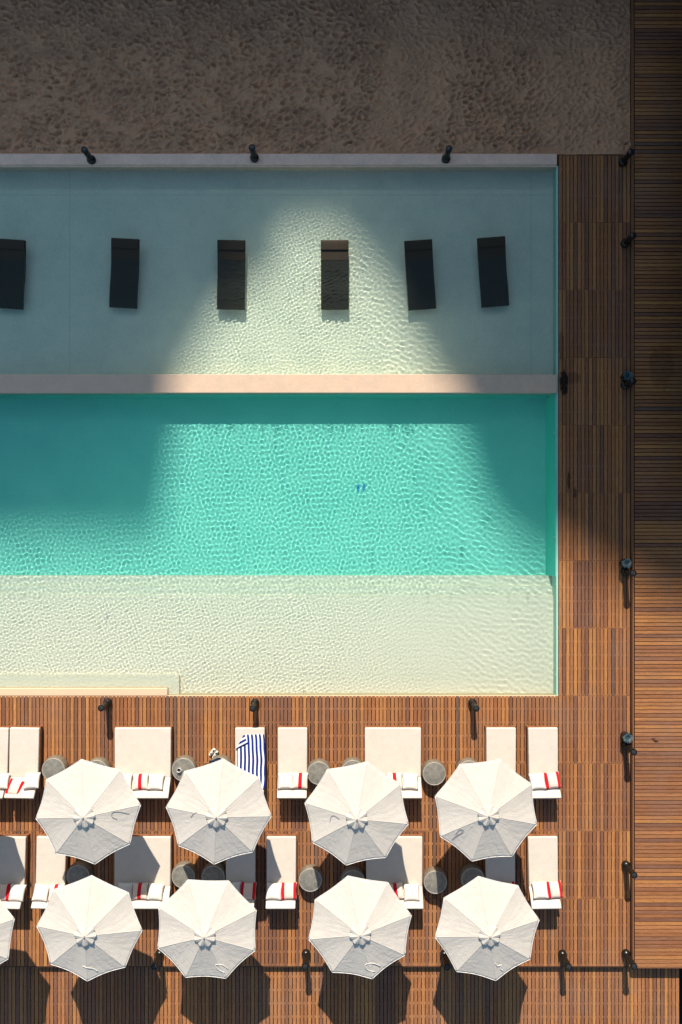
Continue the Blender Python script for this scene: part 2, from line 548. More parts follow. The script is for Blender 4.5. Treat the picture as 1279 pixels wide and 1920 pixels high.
def make_umbrella():
    root = empty('patio_umbrella')
    NR, NA = 22, 14
    mb = MB(); uvs = []
    rr = random.Random(3)
    P = []
    for i in range(NR + 1):
        t = .085 + (1 - .085) * i / NR
        row = []
        for k in range(8):
            for j in range(NA):
                s = j / NA
                a = 2 * PI * (k + s) / 8
                e = math.sin(PI * s)
                chord = math.cos(PI / 8) / math.cos(PI / 8 * (2 * s - 1))
                r = RAD * t * (chord - .022 * e * t * t)
                z = TIPZ + RISE * (1 - t) - .012 * math.sin(PI * t) - .045 * e * t ** 1.5 * (1 - .35 * t)
                z += .006 * math.sin(9 * s * PI + 3 * k + 14 * t) * e * t
                row.append((r * math.sin(a), r * math.cos(a), z)); 
        P.append(row)
    mb.grid(P, closed_v=True)
    cano = mb.build('canopy', M['canvas'], root, smooth=True)
    me = cano.data
    ul = me.uv_layers.new(name='uv')
    nv = 8 * NA
    for poly in me.polygons:
        js_ = [me.loops[l].vertex_index % nv for l in poly.loop_indices]
        wrap = max(js_) - min(js_) > nv / 2
        for l, j in zip(poly.loop_indices, js_):
            i = me.loops[l].vertex_index // nv
            jj = j + nv if wrap and j < nv / 2 else j
            ul.data[l].uv = (jj / NA * .5, i / NR)
    # panel seams stay sharp along the ribs
    me.edges.foreach_get  # noqa
    sharp = me.attributes.new('sharp_edge', 'BOOLEAN', 'EDGE')
    for e in me.edges:
        a, b = e.vertices
        if a % nv == b % nv and (a % nv) % NA == 0: sharp.data[e.index].value = True
    so = cano.modifiers.new('thickness', 'SOLIDIFY'); so.thickness = .006; so.offset = -1
    # hem strip along the rim
    hem = MB()
    for k in range(8):
        pts = []
        for j in range(NA + 1):
            s = j / NA; a = 2 * PI * (k + s) / 8; e = math.sin(PI * s)
            chord = math.cos(PI / 8) / math.cos(PI / 8 * (2 * s - 1)); r = RAD * (chord - .022 * e)
            pts.append((r * math.sin(a), r * math.cos(a), TIPZ - .045 * e * .65 + .002))
        hem.tube(pts, .009, 6)
    hem.build('hem', M['strap_white'], cano, smooth=True)
    seam = MB()
    for k in range(8):
        a = 2 * PI * k / 8; pts = []
        for i in range(13):
            t = .16 + .84 * i / 12
            pts.append((RAD * t * math.sin(a), RAD * t * math.cos(a), TIPZ + RISE * (1 - t) - .012 * math.sin(PI * t) - .0005))
        seam.tube(pts, .007, 6)
    seam.build('seam', M['canvas'], cano, smooth=True)
    # vent cap: ruffled, eight lobes
    mb = MB(); P = []
    for i in range(13):
        t = i / 12; row = []
        for k in range(96):
            a = 2 * PI * k / 96
            l = abs(math.cos(4 * a)); lob = l ** .55
            r = .315 * t * (1 - .17 * t * (1 - lob))
            z = TIPZ + RISE + .050 - .105 * t ** 1.3 + (.032 * t ** 1.1) * (lob - .55) + .010 * t * math.sin(16 * a + 1.3) * lob
            row.append((r * math.sin(a), r * math.cos(a), z))
        P.append(row)
    mb.grid(P, closed_v=True)
    cap = mb.build('vent_cap', M['canvas'], root, smooth=True)
    ul = cap.data.uv_layers.new(name='uv')
    for d_ in ul.data: d_.uv = (.1, .1)
    so = cap.modifiers.new('thickness', 'SOLIDIFY'); so.thickness = .006; so.offset = -1
    MB().lathe([(.022, TIPZ + RISE + .04), (.026, TIPZ + RISE + .065), (.018, TIPZ + RISE + .08), (.005, TIPZ + RISE + .086)], 12).build('finial', M['steel'], root, smooth=True)
    MB().lathe([(.028, .06), (.028, TIPZ + RISE + .06)], 14).build('pole', M['pole'], root, smooth=True, angle=40)
    MB().lathe([(.215, 0), (.22, .012), (.22, .045), (.20, .06), (.05, .066), (.045, .30), (.03, .305)], 32).build('base', M['bronze'], root, smooth=True, angle=35)
    MB().lathe([(.05, TIPZ - .35), (.06, TIPZ - .33), (.06, TIPZ - .27), (.05, TIPZ - .25)], 16).build('runner', M['pole'], root, smooth=True, angle=35)
    for k in range(8):
        a = 2 * PI * k / 8; c, s = math.sin(a), math.cos(a)
        rb = MB().tube([(.05 * c, .05 * s, TIPZ + RISE - .035), (RAD * .985 * c, RAD * .985 * s, TIPZ - .022)], .010, 6).build('rib', M['pole'], root)
        MB().tube([(.055 * c, .055 * s, TIPZ - .30), (.75 * c, .75 * s, TIPZ + RISE * .5 - .03)], .008, 6).build('strut', M['pole'], rb)
    return root


def strap(root, rot, pts, dark):
    """closing strap lying on the canopy; pts in metres from the umbrella axis, world oriented"""
    out = []
    for (x, y) in pts:
        a = math.atan2(x, y) + rot; r = math.hypot(x, y)
        s = (a / (PI / 4)) % 1.0; chord = math.cos(PI / 8) / math.cos(PI / 8 * (2 * s - 1)); e = math.sin(PI * s)
        t = min(1, r / (RAD * chord))
        z = TIPZ + RISE * (1 - t) - .012 * math.sin(PI * t) - .045 * e * t ** 1.5 * (1 - .35 * t) + .014
        out.append((r * math.sin(a), r * math.cos(a), z))
    # smooth it
    fine_ = []
    for i in range(len(out) - 1):
        for q in range(5):
            p0, p1, p2, p3 = (Vector(out[max(i - 1, 0)]), Vector(out[i]), Vector(out[i + 1]), Vector(out[min(i + 2, len(out) - 1)]))
            t = q / 5
            fine_.append(.5 * ((2 * p1) + (p2 - p0) * t + (2 * p0 - 5 * p1 + 4 * p2 - p3) * t * t + (3 * p1 - p0 - 3 * p2 + p3) * t ** 3))
    fine_.append(Vector(out[-1]))
    MB().tube(fine_, .009 if not dark else .006, 6).build('closing_strap', M['strap_dark' if dark else 'strap_white'], root, smooth=True)


UG = 'cream patio umbrellas on the wooden terrace'
UMB = [  # photo px of the canopy centre, rotation of the first tip from north (deg, clockwise), label, strap points in px from the centre
    (165.6, 1522, -7.3, 'cream umbrella with a thin dark strap loop, left of the umbrella shading the striped towel', [((56, 10), (48, 4), (50, -4), (60, -4), (78, 2)), 1]),
    (410.2, 1521.8, 5.0, 'cream umbrella shading the blue striped towel', [((-50, 6), (-46, 0), (-38, -6)), 1]),
    (668.8, 1525.2, 11.5, 'cream umbrella nearer the pool, with two dark strap ends, right of the towel umbrella', [((-32, 4), (-42, -2), (-48, 2), (-50, 12)), 1]),
    (911.3, 1519.3, 15.5, 'cream umbrella closest to the pool corner with a dark strap loop', [((-64, 54), (-56, 45), (-44, 35), (-50, 31), (-58, 42)), 1]),
    (167.9, 1740.5, 2.4, 'cream umbrella at the step edge with a short white strap knot', [((-10, 66), (-2, 69), (8, 72), (16, 79)), 0]),
    (388.2, 1742, 24, 'cream umbrella at the step edge with a flat side, not a tip, facing the pool', [((40, 73), (30, 63), (18, 62), (22, 72), (34, 80)), 0]),
    (675.1, 1738.8, -13.2, 'cream umbrella at the step edge with a tip facing the pool, second from the walkway', [((38, 71), (24, 63), (10, 65), (14, 76), (28, 82)), 0]),
    (913.4, 1740.9, -9.5, 'cream umbrella at the step edge closest to the raised deck', [((14, 60), (18, 66), (26, 65), (24, 72), (30, 78)), 0]),
    (-69, 1746.5, -13.8, 'cream umbrella at the step edge cut off by the left border', None),
    (-105, 1519, 4, 'umbrella outside the left border, seen only by its shadow on a lounger', None),
]
proto = make_umbrella()
rots = []
for i, (px, py, rot, lab, st) in enumerate(UMB):
    o = proto if i == 0 else copy_tree(proto)
    p = at(px, py, TIPZ)
    o.location = (p.x, p.y, 0); o.rotation_euler = (0, 0, -R(rot))
    tag(o, lab, 'umbrella', UG)
    rots.append((o, R(-rot)))
for (o, r), u in zip(rots, UMB):
    if u[4]:
        pts, dark = u[4]
        strap(o, r, [(x / 65.5, -y_ / 65.5) for x, y_ in pts], dark)

# ------------------------------------------------------------------ loungers
SEAT_Z, BACK_A = .35, R(35)


def make_lounger(w, name):
    root = empty(name)
    hw = w / 2
    th = .11
    # local origin: hinge on the deck, +y towards the foot end
    MB().box(-hw, hw, -.012, 1.51, SEAT_Z - th, SEAT_Z).build('seat_cushion', M['cushion'], root, bevel=.028, seg=3)
    ca, sa = math.cos(BACK_A), math.sin(BACK_A)
    mb = MB(); mb.box(-hw + .001, hw - .001, -.63, .014, -th, 0)
    mb.v = [(x, y * ca + z * sa, SEAT_Z + (-y) * sa + z * ca) for x, y, z in mb.v]
    mb.build('back_cushion', M['cushion'], root, bevel=.028, seg=3)
    fr = MB()
    e = .015
    fr.box(-hw - e, -hw + .05, -.50, 1.53, .15, SEAT_Z - th - .002).box(hw - .05, hw + e, -.50, 1.53, .15, SEAT_Z - th - .002)
    fr.box(-hw + .05, hw - .05, 1.47, 1.53, .15, SEAT_Z - th - .002).box(-hw + .05, hw - .05, -.50, -.44, .15, SEAT_Z - th - .002)
    n = 14
    for i in range(n):
        y0 = .03 + 1.42 * i / n
        fr.box(-hw + .05, hw - .05, y0, y0 + .07, .20, SEAT_Z - th - .004)
    fr.build('frame', M['teak'], root)
    bk = MB(); bk.box(-hw + .03, hw - .03, -.62, -.01, -th - .035, -th - .003)
    bk.v = [(x, y * ca + z * sa, SEAT_Z + (-y) * sa + z * ca) for x, y, z in bk.v]
    bf = bk.build('back_frame', M['teak'], root)
    for sx in (-1, 1):
        for y0 in (-.49, 1.44):
            MB().box(sx * (hw - .02) - .035, sx * (hw - .02) + .035, y0, y0 + .07, 0, .149).build('leg', M['teak'], root)
        MB().tube([(sx * (hw - .1), -.46, .20), (sx * (hw - .1), -.40, SEAT_Z + .10)], .012, 6).build('prop', M['teak'], bf)
    return root


LG = 'teak sun loungers with cream cushions on the terrace'
LOUNGERS = [  # px centre x, row (0 nearer pool), double?, rotation deg, label
    (44, 0, 0, 1.0, 'cream single lounger by the left border holding the crooked red striped pillow'),
    (-13.5, 0, 0, 1.0, 'cream single lounger in the row nearer the pool cut off by the left border'),
    (267.5, 0, 1, 0, 'wide double lounger beside the round table carrying a white cup'),
    (468.5, 0, 0, 0, 'single lounger covered by the blue and white striped towel'),
    (548.5, 0, 0, 0, 'sunlit single lounger with two pillows right next to the towel lounger'),
    (737, 0, 1, 0, 'wide fully sunlit double lounger between two drums, its left pillows hidden by an umbrella'),
    (940, 0, 0, 0, 'sunlit single lounger with its pillow end hidden under the umbrella by the pool corner'),
    (1019.5, 0, 0, -.6, 'single lounger nearer the pool at the row end beside the walkway'),
    (18.5, 1, 0, 1.2, 'single lounger in the row nearer the step, at the left border, half shaded'),
    (94, 1, 0, 1.4, 'sunlit single lounger between the half shaded border lounger and a shaded drum'),
    (267, 1, 1, 0, 'wide double lounger with a pointed umbrella shadow across its left half and three pillows'),
    (451, 1, 0, 0, 'fully shaded single lounger between a shaded drum and the half sunlit single lounger'),
    (527.5, 1, 0, 0, 'single lounger with a curved umbrella shadow along its left side'),
    (739.5, 1, 1, 0, 'wide double lounger nearer the step, half shaded, holding one upright white pillow'),
    (938.5, 1, 0, 0, 'fully shaded single lounger pinched between two umbrellas near the walkway'),
    (1019.5, 1, 0, -.8, 'fully sunlit single lounger in the row nearer the step, beside the walkway'),
]
single = make_lounger(.905, 'sun_lounger'); double = make_lounger(1.73, 'double_sun_lounger')
used = {0: False, 1: False}
for (cx, row, dbl, rz, lab) in LOUNGERS:
    src = double if dbl else single
    o = copy_tree(src) if used[dbl] else src
    used[dbl] = True
    hy = 1457 if row == 0 else 1661.5
    p = at(cx, hy, SEAT_Z)
    o.location = (p.x, p.y, 0); o.rotation_euler = (0, 0, R(-rz))
    tag(o, lab, 'sun lounger', LG)


# ------------------------------------------------------------------ pillows
def pillow_mesh(name, m):
    n = 16; a = .245; t = .10
    mb = MB()
    for sgn in (1, -1):
        P = []
        for i in range(n + 1):
            u = -1 + 2 * i / n; row = []
            for j in range(n + 1):
                v = -1 + 2 * j / n
                x = a * u * (1 - .075 * (1 - v * v)); y = a * v * (1 - .075 * (1 - u * u))
                z = sgn * t * (max(0, 1 - abs(u) ** 2.4) * max(0, 1 - abs(v) ** 2.4)) ** .55
                z += .006 * math.sin(7 * u + 3 * v) * (1 - u * u) * (1 - v * v)
                row.append((x, y, z))
            P.append(row)
        mb.grid(P, flip=sgn < 0)
    o = mb.build(name, m, None, smooth=True)
    bm = bmesh.new(); bm.from_mesh(o.data); bmesh.ops.remove_doubles(bm, verts=bm.verts, dist=.0006)
    bmesh.ops.recalc_face_normals(bm, faces=bm.faces); bm.to_mesh(o.data); bm.free()
    o.data.shade_smooth()
    return o


protos = {'w': pillow_mesh('white_pillow', M['pillow_white']), 'o': pillow_mesh('striped_pillow', M['pillow_one']), 't': pillow_mesh('striped_pillow', M['pillow_two'])}
PIL = [  # px, py, type, rz, label
    (2, 1465, 'w', 2, 'plain white pillow on the lounger cut off by the left border, nearer the pool'),
    (28, 1477, 't', -14, 'crooked cream pillow with a thick red band lying askew beside a white pillow'),
    (60, 1464, 'w', 3, 'plain white pillow beside the crooked red banded pillow'),
    (233, 1465, 'w', 1, 'white pillow peeking out by an umbrella on the double lounger near the cup table'),
    (263.6, 1465.5, 'o', 4, 'cream pillow with one red stripe, on the double lounger beside the cup table'),
    (292.4, 1466, 'w', -2, 'plain white pillow to the right of a one stripe pillow, beside the cup table'),
    (535.7, 1464, 'w', 1, 'plain white pillow on the sunlit single lounger next to the towel lounger'),
    (563, 1463.5, 'o', -2, 'cream pillow with one red stripe on the sunlit lounger next to the towel lounger'),
    (740, 1463.5, 'o', 2, 'one stripe pillow half covered by an umbrella tip on the fully sunlit double lounger'),
    (769.4, 1465, 'w', -3, 'plain white pillow between an umbrella tip and the fully visible sunlit drum'),
    (1008, 1465, 'w', 3, 'plain white pillow on the end lounger nearer the pool by the walkway'),
    (1035.5, 1463, 't', 5, 'two red banded pillow on the walkway end lounger nearer the pool'),
    (5, 1673, 't', 3, 'red banded pillow at the left border on the half shaded lounger'),
    (32, 1674, 'w', -4, 'plain white pillow on the half shaded lounger at the left border'),
    (77, 1674, 'w', -5, 'plain white pillow on the sunlit lounger left of the shaded drum'),
    (106, 1673, 'o', 3, 'one stripe pillow half under an umbrella, left of the shaded bluish drum'),
    (234.6, 1670, 'w', 0, 'shaded white pillow, leftmost of three on the double lounger with the pointed shadow'),
    (262.5, 1670.5, 'o', 1, 'shaded pillow with one dark red stripe, middle of three on the double lounger'),
    (291.7, 1672, 'w', -4, 'sunlit white pillow, rightmost of three on the double lounger with the pointed shadow'),
    (437, 1669, 'w', 0, 'shaded white pillow beside a dark red banded pillow on the fully shaded lounger'),
    (465.6, 1670, 't', -2, 'shaded pillow with two dark red bands and diamond weave'),
    (514, 1671, 'w', -3, 'white pillow with its corner in shade on the lounger with the curved shadow'),
    (542, 1670.5, 't', 1, 'sunlit two red banded pillow on the lounger with the curved shadow'),
    (742, 1671, 'o', 8, 'red striped pillow half in shade beside an upright white pillow'),
    (771.5, 1673, 'w', 0, 'upright white pillow alone in the sun on the half shaded double lounger'),
    (952, 1669, 't', 0, 'shaded red banded pillow mostly hidden by an umbrella near the walkway'),
    (1013, 1669, 'w', 2, 'plain white pillow on the end lounger nearer the step by the walkway'),
    (1039.5, 1668, 't', 4, 'two red banded pillow on the walkway end lounger nearer the step'),
]
seen = {}
for (px, py, k, rz, lab) in PIL:
    o = protos[k] if k not in seen else protos[k].copy()
    if k in seen: COL.objects.link(o)
    seen[k] = 1
    o.location = at(px, py, .525)
    o.rotation_mode = 'ZYX'
    o.rotation_euler = (-R(24 + (rz % 5)), R(rz * .4), R(rz))
    o.rotation_mode = 'XYZ'
    o.rotation_euler = (Matrix.Rotation(R(rz), 3, 'Z') @ Matrix.Rotation(-R(24 + (rz % 4)), 3, 'X')).to_euler()
    tag(o, lab, 'pillow', {'w': 'plain white pillows', 'o': 'cream pillows with one red stripe', 't': 'cream pillows with two red bands'}[k])

# ------------------------------------------------------------------ towel on the lounger
def seat_surf(px, py):
    """point on the lounger cushion under a photo pixel"""
    hinge = at(0, 1457, SEAT_Z).y
    p = at(px, py, SEAT_Z)
    if p.y < hinge:
        for _ in range(12):
            z = SEAT_Z + (hinge - p.y) * math.tan(BACK_A); p = at(px, py, z)
    return p

tw = MB(); uv = []
NU, NV = 28, 34
for j in range(NV + 1):
    t = j / NV
    py = 1377.5 + t * (1481 - 1377.5)
    xl = 443.5 + 3 * t + 1.0 * math.sin(6 * t); xr = 495 + 3.2 * math.sin(PI * t * .9) + .5 * math.sin(17 * t)
    for i in range(NU + 1):
        s = i / NU
        p = seat_surf(xl + s * (xr - xl), py - 1.5 * (1 - s) + .8 * math.sin(5 * s))
        z = p.z + .010 + .004 * math.sin(9 * s + 7 * t) + .003 * math.sin(23 * t + 5 * s)
        tw.v.append((p.x, p.y, z)); uv.append((s + .05, t))
keep = []
for j in range(NV):
    for i in range(NU):
        s, t = (i + .5) / NU, (j + .5) / NV
        if s / .29 + t / .27 < 1: continue          # turned-over corner
        q = (j * (NU + 1) + i, j * (NU + 1) + i + 1, (j + 1) * (NU + 1) + i + 1, (j + 1) * (NU + 1) + i)
        tw.f.append(q)
towel = tw.build('beach_towel', M['towel'], None, smooth=True)
def set_uv(o, fn):
    ul = o.data.uv_layers.new(name='uv')
    for l in o.data.loops: ul.data[l.index].uv = fn(l.vertex_index)
set_uv(towel, lambda i: uv[i])
tag(towel, 'blue and white striped beach towel with one corner folded over, spread on a lounger', 'towel')
so = towel.modifiers.new('thickness', 'SOLIDIFY'); so.thickness = .008
fl = MB(); fuv = []
A, Bp, Cp = (457.5, 1376.5), (442.0, 1406), (465, 1394)     # fold line ends and the folded tip
n = 8
for i in range(n + 1):
    for j in range(n + 1 - i):
        a, b = i / n, j / n
        px = A[0] + a * (Bp[0] - A[0]) + b * (Cp[0] - A[0]); py = A[1] + a * (Bp[1] - A[1]) + b * (Cp[1] - A[1])
        p = seat_surf(px, py); fl.v.append((p.x, p.y, p.z + .026 + .012 * math.sin(PI * min(1, a + b)) * (1 - b)))
        fuv.append(((2.5 * (a + b) + .875) / 7, b))
ix = {}; c = 0
for i in range(n + 1):
    for j in range(n + 1 - i): ix[i, j] = c; c += 1
for i in range(n):
    for j in range(n - i):
        fl.f.append((ix[i, j], ix[i + 1, j], ix[i, j + 1]))
        if j < n - i - 1: fl.f.append((ix[i + 1, j], ix[i + 1, j + 1], ix[i, j + 1]))
flap = fl.build('folded_corner', M['towel'], towel, smooth=True); set_uv(flap, lambda i: fuv[i])
so = flap.modifiers.new('thickness', 'SOLIDIFY'); so.thickness = .008

# ------------------------------------------------------------------ drum tables
def make_table():
    root = empty('drum_table')
    MB().lathe([(.335, 0), (.36, .03), (.385, .13), (.39, .20), (.375, .30), (.355, .352), (.345, .358)], 56).build('drum_body', M['drum'], root, smooth=True, angle=40)
    MB().lathe([(.344, .355), (.352, .362), (.352, .372), (.338, .376), (.332, .366), (.0, .364)], 56).build('rim', M['drum_rim'], root, smooth=True, angle=30)
    MB().lathe([(.331, .358), (.331, .3675), (.325, .369)], 56).build('table_top', M['drum_top'], root, smooth=True, angle=30)
    return root


TG = 'round grey drum tables between the loungers'
TABLES = [
    (100, 1443.5, 'grey drum table beside the lounger with the crooked red banded pillow'),
    (181, 1447, 'grey drum table mostly under an umbrella, left of the double lounger nearer the pool'),
    (344, 1443.5, 'grey drum table carrying a small white cup'),
    (412, 1443, 'grey drum table with white sneakers at its edge, beside the towel lounger'),
    (598, 1450, 'sunlit grey drum table touching the lounger with the one stripe pillow, nearer the pool'),
    (662, 1447, 'grey drum table hidden but for its rim, left of the fully sunlit double lounger'),
    (814.4, 1451, 'fully visible sunlit drum table right of the double lounger nearer the pool'),
    (880, 1448, 'grey drum table hidden but for its rim behind the umbrella by the pool corner'),
    (146.5, 1644, 'fully shaded bluish drum table between two umbrellas at the left'),
    (343.7, 1644, 'half shaded drum table right of the double lounger with three pillows'),
    (399.8, 1645, 'shaded drum table left of the fully shaded lounger with the diamond weave pillow'),
    (582, 1650.5, 'half shaded drum table right of the lounger with the curved shadow'),
    (662, 1653, 'shaded drum table left of the half shaded double lounger, nearly hidden by an umbrella'),
    (816.5, 1654.5, 'half shaded drum table right of the double lounger with the upright white pillow'),
    (887, 1649, 'shaded drum table left of the fully shaded lounger near the walkway'),
]
tp = make_table()
for i, (px, py, lab) in enumerate(TABLES):
    o = tp if i == 0 else copy_tree(tp)
    p = at(px, py, .368); o.location = (p.x, p.y, 0); o.rotation_euler = (0, 0, random.uniform(0, 6))
    tag(o, lab, 'side table', TG)

p = at(336, 1443.5, .40)
cup = empty('cup', (p.x, p.y, .3705), 0, 'small white cup with a dark drink on the drum table', 'cup')
MB().lathe([(.045, 0), (.055, .008), (.062, .06), (.066, .085), (.058, .085), (.052, .05), (.0, .048)], 24).build('bowl', M['white'], cup, smooth=True, angle=40)
MB().lathe([(.050, .0505), (.053, .055), (.0, .056)], 24).build('drink', M['black'], cup, smooth=True)
hd = MB(); hd.tube([(.058 + .03 * math.sin(PI * q / 8), 0, .022 + .045 * q / 8) for q in range(9)], .007, 8).build('handle', M['white'], cup, smooth=True)

# navy shorts and sneakers by the table
p = at(404, 1428.5, .385)
nb = MB(); P = []
for i in range(13):
    row = []
    for j in range(9):
        u, v = i / 12 * 2 - 1, j / 8 * 2 - 1
        row.append((.20 * u * (1 - .12 * v), .085 * v + .02 * math.sin(3 * u), .004 + .03 * (1 - u ** 4) * (1 - v ** 4) * (.7 + .3 * math.sin(6 * u + 4 * v))))
    P.append(row)
nb.grid(P)
cloth_o = nb.build('folded_cloth', M['navy'], None, smooth=True); cloth_o.location = (p.x, p.y, .374); cloth_o.rotation_euler = (0, 0, R(12))
so = cloth_o.modifiers.new('thickness', 'SOLIDIFY'); so.thickness = .012; so.offset = 1
tag(cloth_o, 'dark navy folded cloth on the drum table below the sneakers', 'cloth')


def make_shoe():
    root = empty('sneaker')
    def ring(t):   # half width along the shoe, heel t=0 toe t=1
        return .036 + .012 * math.sin(PI * min(1, t * 1.25)) + .006 * t - .03 * max(0, (t - .86) / .14) ** 2
    def shell(z0, z1, grow, name, m, top=None):
        mb = MB(); n = 22; P = []
        for q in range(2):
            row = []
            for i in range(2 * n):
                t = i / (n - 1) if i < n else (2 * n - 1 - i) / (n - 1)
                sx = 1 if i < n else -1
                w_ = max(.004, ring(t) * grow)
                row.append((sx * w_, -.14 + .28 * t, (z0, z1)[q]))
            P.append(row)
        mb.grid(P, closed_v=True); mb.f.append(tuple(range(2 * n))[::-1]); mb.f.append(tuple(2 * n + k for k in range(2 * n)))
        return mb.build(name, m, root, bevel=.004)
    shell(0, .022, 1.06, 'sole', M['sole'])
    mb = MB(); P = []
    for q in range(13):
        t = q / 12; y = -.135 + .265 * t
        hgt = .085 - .045 * max(0, (t - .35) / .65) ** 1.1
        w_ = max(.006, ring(t))
        P.append([(w_ * math.cos(PI * k / 10), y, .022 + hgt * math.sin(PI * k / 10) ** .8) for k in range(11)])
    mb.grid(P); mb.f.append(tuple(range(11))); mb.f.append(tuple(12 * 11 + k for k in range(11))[::-1])
    mb.build('upper', M['shoe'], root, smooth=True, angle=60)
    MB().lathe([(.026, .100), (.030, .108), (.020, .112)], 18, 0, -.085).build('opening', M['black'], root, smooth=True)
    MB().box(-.022, .022, .0, .06, .081, .092).build('lace_panel', M['black'], root, bevel=.006)
    return root


sh = make_shoe()
p = at(397.5, 1411, .05); sh.location = (p.x, p.y, 0); sh.rotation_euler = (0, 0, R(-218))
tag(sh, 'white sneaker with dark lacing standing clear of the drum table', 'shoe', 'pair of white sneakers')
s2 = copy_tree(sh); p = at(402.6, 1416, .05); s2.location = (p.x + .01, p.y, 0); s2.rotation_euler = (0, 0, R(-212))
tag(s2, 'white sneaker tucked against the drum table side', 'shoe', 'pair of white sneakers')


# ------------------------------------------------------------------ bollard lamps
def make_bollard():
    root = empty('bollard_lamp')
    MB().lathe([(.125, 0), (.135, .01), (.135, .10), (.12, .135), (.092, .15), (.086, .16)], 28).build('base', M['bronze'], root, smooth=True, angle=40)
    # pierced shade: a tube of bars and rings with real holes
    n, rows = 26, 26; z0, z1, r = .16, .645, .088
    mb = MB()
    P = [[(r * math.cos(2 * PI * k / n), r * math.sin(2 * PI * k / n), z0 + (z1 - z0) * i / rows) for k in range(n)] for i in range(rows + 1)]
    for row in P: mb.v += row
    for i in range(rows):
        for k in range(n):
            if i % 2 == 1 and k % 3 == (i // 2) % 3: continue
            mb.f.append((i * n + k, i * n + (k + 1) % n, (i + 1) * n + (k + 1) % n, (i + 1) * n + k))
    o = mb.build('pierced_shade', M['bronze'], root, smooth=True)
    so = o.modifiers.new('thickness', 'SOLIDIFY'); so.thickness = .004
    MB().lathe([(.05, .15), (.05, .66)], 14).build('lamp_tube', M['lens'], root, smooth=True, angle=40)
    c = MB()
    for k in range(4):
        a = PI / 4 + k * PI / 2; c.tube([(.078 * math.cos(a), .078 * math.sin(a), .64), (.078 * math.cos(a), .078 * math.sin(a), .672)], .008, 6)
    c.build('spacer', M['bronze'], root)
    MB().lathe([(.092, .668), (.100, .674), (.102, .735), (.098, .748), (.082, .752), (.078, .738), (.0, .736)], 28).build('cap', M['bronze'], root, smooth=True, angle=35)
    MB().lathe([(.076, .7365), (.070, .743), (.03, .749), (.004, .750)], 24).build('lens', M['lens'], root, smooth=True)
    return root


BG = 'dark bollard lamps around the pool and deck edges'
BOL = [
    (172.5, 301, .10, 'dark bollard lamp on the concrete curb, farthest from the walkway'),
    (477.5, 297, .10, 'dark bollard lamp on the concrete curb, middle of the three'),
    (836, 299, .10, 'dark bollard lamp on the concrete curb, closest to the walkway'),
    (203, 1317, 0, 'black bollard lamp at the pool edge beside the dry cream bench'),
    (478.5, 1317.5, 0, 'black bollard lamp at the pool edge above the striped towel'),
    (885.5, 1317.5, 0, 'black bollard lamp at the pool edge nearest the pool corner'),
    (1167, 305, 0, 'dark bollard lamp on the walkway where the sand corner begins'),
    (1171, 457, 0, 'dark bollard lamp on the shaded walkway beside the black pool loungers'),
    (1171, 722, 0, 'dark bollard lamp with a dark plant on the walkway level with the dividing ledge'),
    (1171.5, 1071.5, 0, 'dark bollard lamp beside a blue succulent where the walkway shade ends'),
    (1172.5, 1397, 0, 'black bollard lamp beside the sunlit frosted succulent'),
    (1173, 1621, 0, 'black bollard lamp alone on the sunny walkway opposite the end loungers'),
    (1173, 1787, 0, 'black bollard lamp at the corner where three decks meet'),
    (1054, 1788, 0, 'black bollard lamp on the step edge next to the deck corner'),
    (833, 1788, 0, 'black bollard lamp on the step edge partly under the umbrella nearest the raised deck'),
    (574, 1787, 0, 'black bollard lamp on the step edge in full sun between two umbrella shadows'),
    (300, 1787, 0, 'black bollard lamp on the step edge in the shade between two umbrellas'),
]
bp = make_bollard()
for i, (px, py, z, lab) in enumerate(BOL):
    o = bp if i == 0 else copy_tree(bp)
    p = at(px, py, z); o.location = (p.x, p.y, z); o.rotation_euler = (0, 0, random.uniform(0, 6))
    tag(o, lab, 'bollard lamp', BG)


# ------------------------------------------------------------------ potted succulents
def make_plant():
    root = empty('potted_succulent')
    MB().lathe([(.10, 0), (.125, .02), (.15, .30), (.155, .33), (.14, .33), (.135, .29), (0, .285)], 28).build('pot', M['pot'], root, smooth=True, angle=40)
    mb = MB(); rr = random.Random(2)
    for k in range(90):
        t = k / 90; a = k * 2.39996; el = R(88 - 78 * t ** .7); L = .075 + .08 * t ** .5
        d = Vector((math.cos(a) * math.cos(el), math.sin(a) * math.cos(el), math.sin(el)))
        sd = Vector((-math.sin(a), math.cos(a), 0)); up = d.cross(sd).normalized()
        b = Vector((0, 0, .30)) + d * .02; w_ = .020 + .012 * t
        pts = [b - sd * w_ * .5, b + sd * w_ * .5, b + d * L * .6 + sd * w_ + up * .006, b + d * L + up * rr.uniform(0, .014), b + d * L * .6 - sd * w_ + up * .006, b + d * L * .5 - up * .010]
        i0 = len(mb.v); mb.v += [tuple(q) for q in pts]
        mb.f += [(i0, i0 + 1, i0 + 2, i0 + 4), (i0 + 4, i0 + 2, i0 + 3), (i0, i0 + 4, i0 + 5), (i0 + 1, i0 + 5, i0 + 2), (i0 + 4, i0 + 3, i0 + 5), (i0 + 2, i0 + 5, i0 + 3), (i0, i0 + 5, i0 + 1)]
    mb.build('leaves', M['agave'], root)
    return root


pp = make_plant()
for i, (px, py, lab) in enumerate([
        (1170, 1378, 'sunlit frosted blue succulent in a black pot beside a bollard'),
        (1168, 1055, 'deep blue succulent in a black pot where the walkway shade ends'),
        (1170, 708, 'nearly black potted succulent in deep shade on the walkway')]):
    o = pp if i == 0 else copy_tree(pp)
    p = at(px, py, 0); o.location = (p.x, p.y, 0); o.rotation_euler = (0, 0, i * 1.3)
    tag(o, lab, 'plant', 'potted succulents on the walkway')


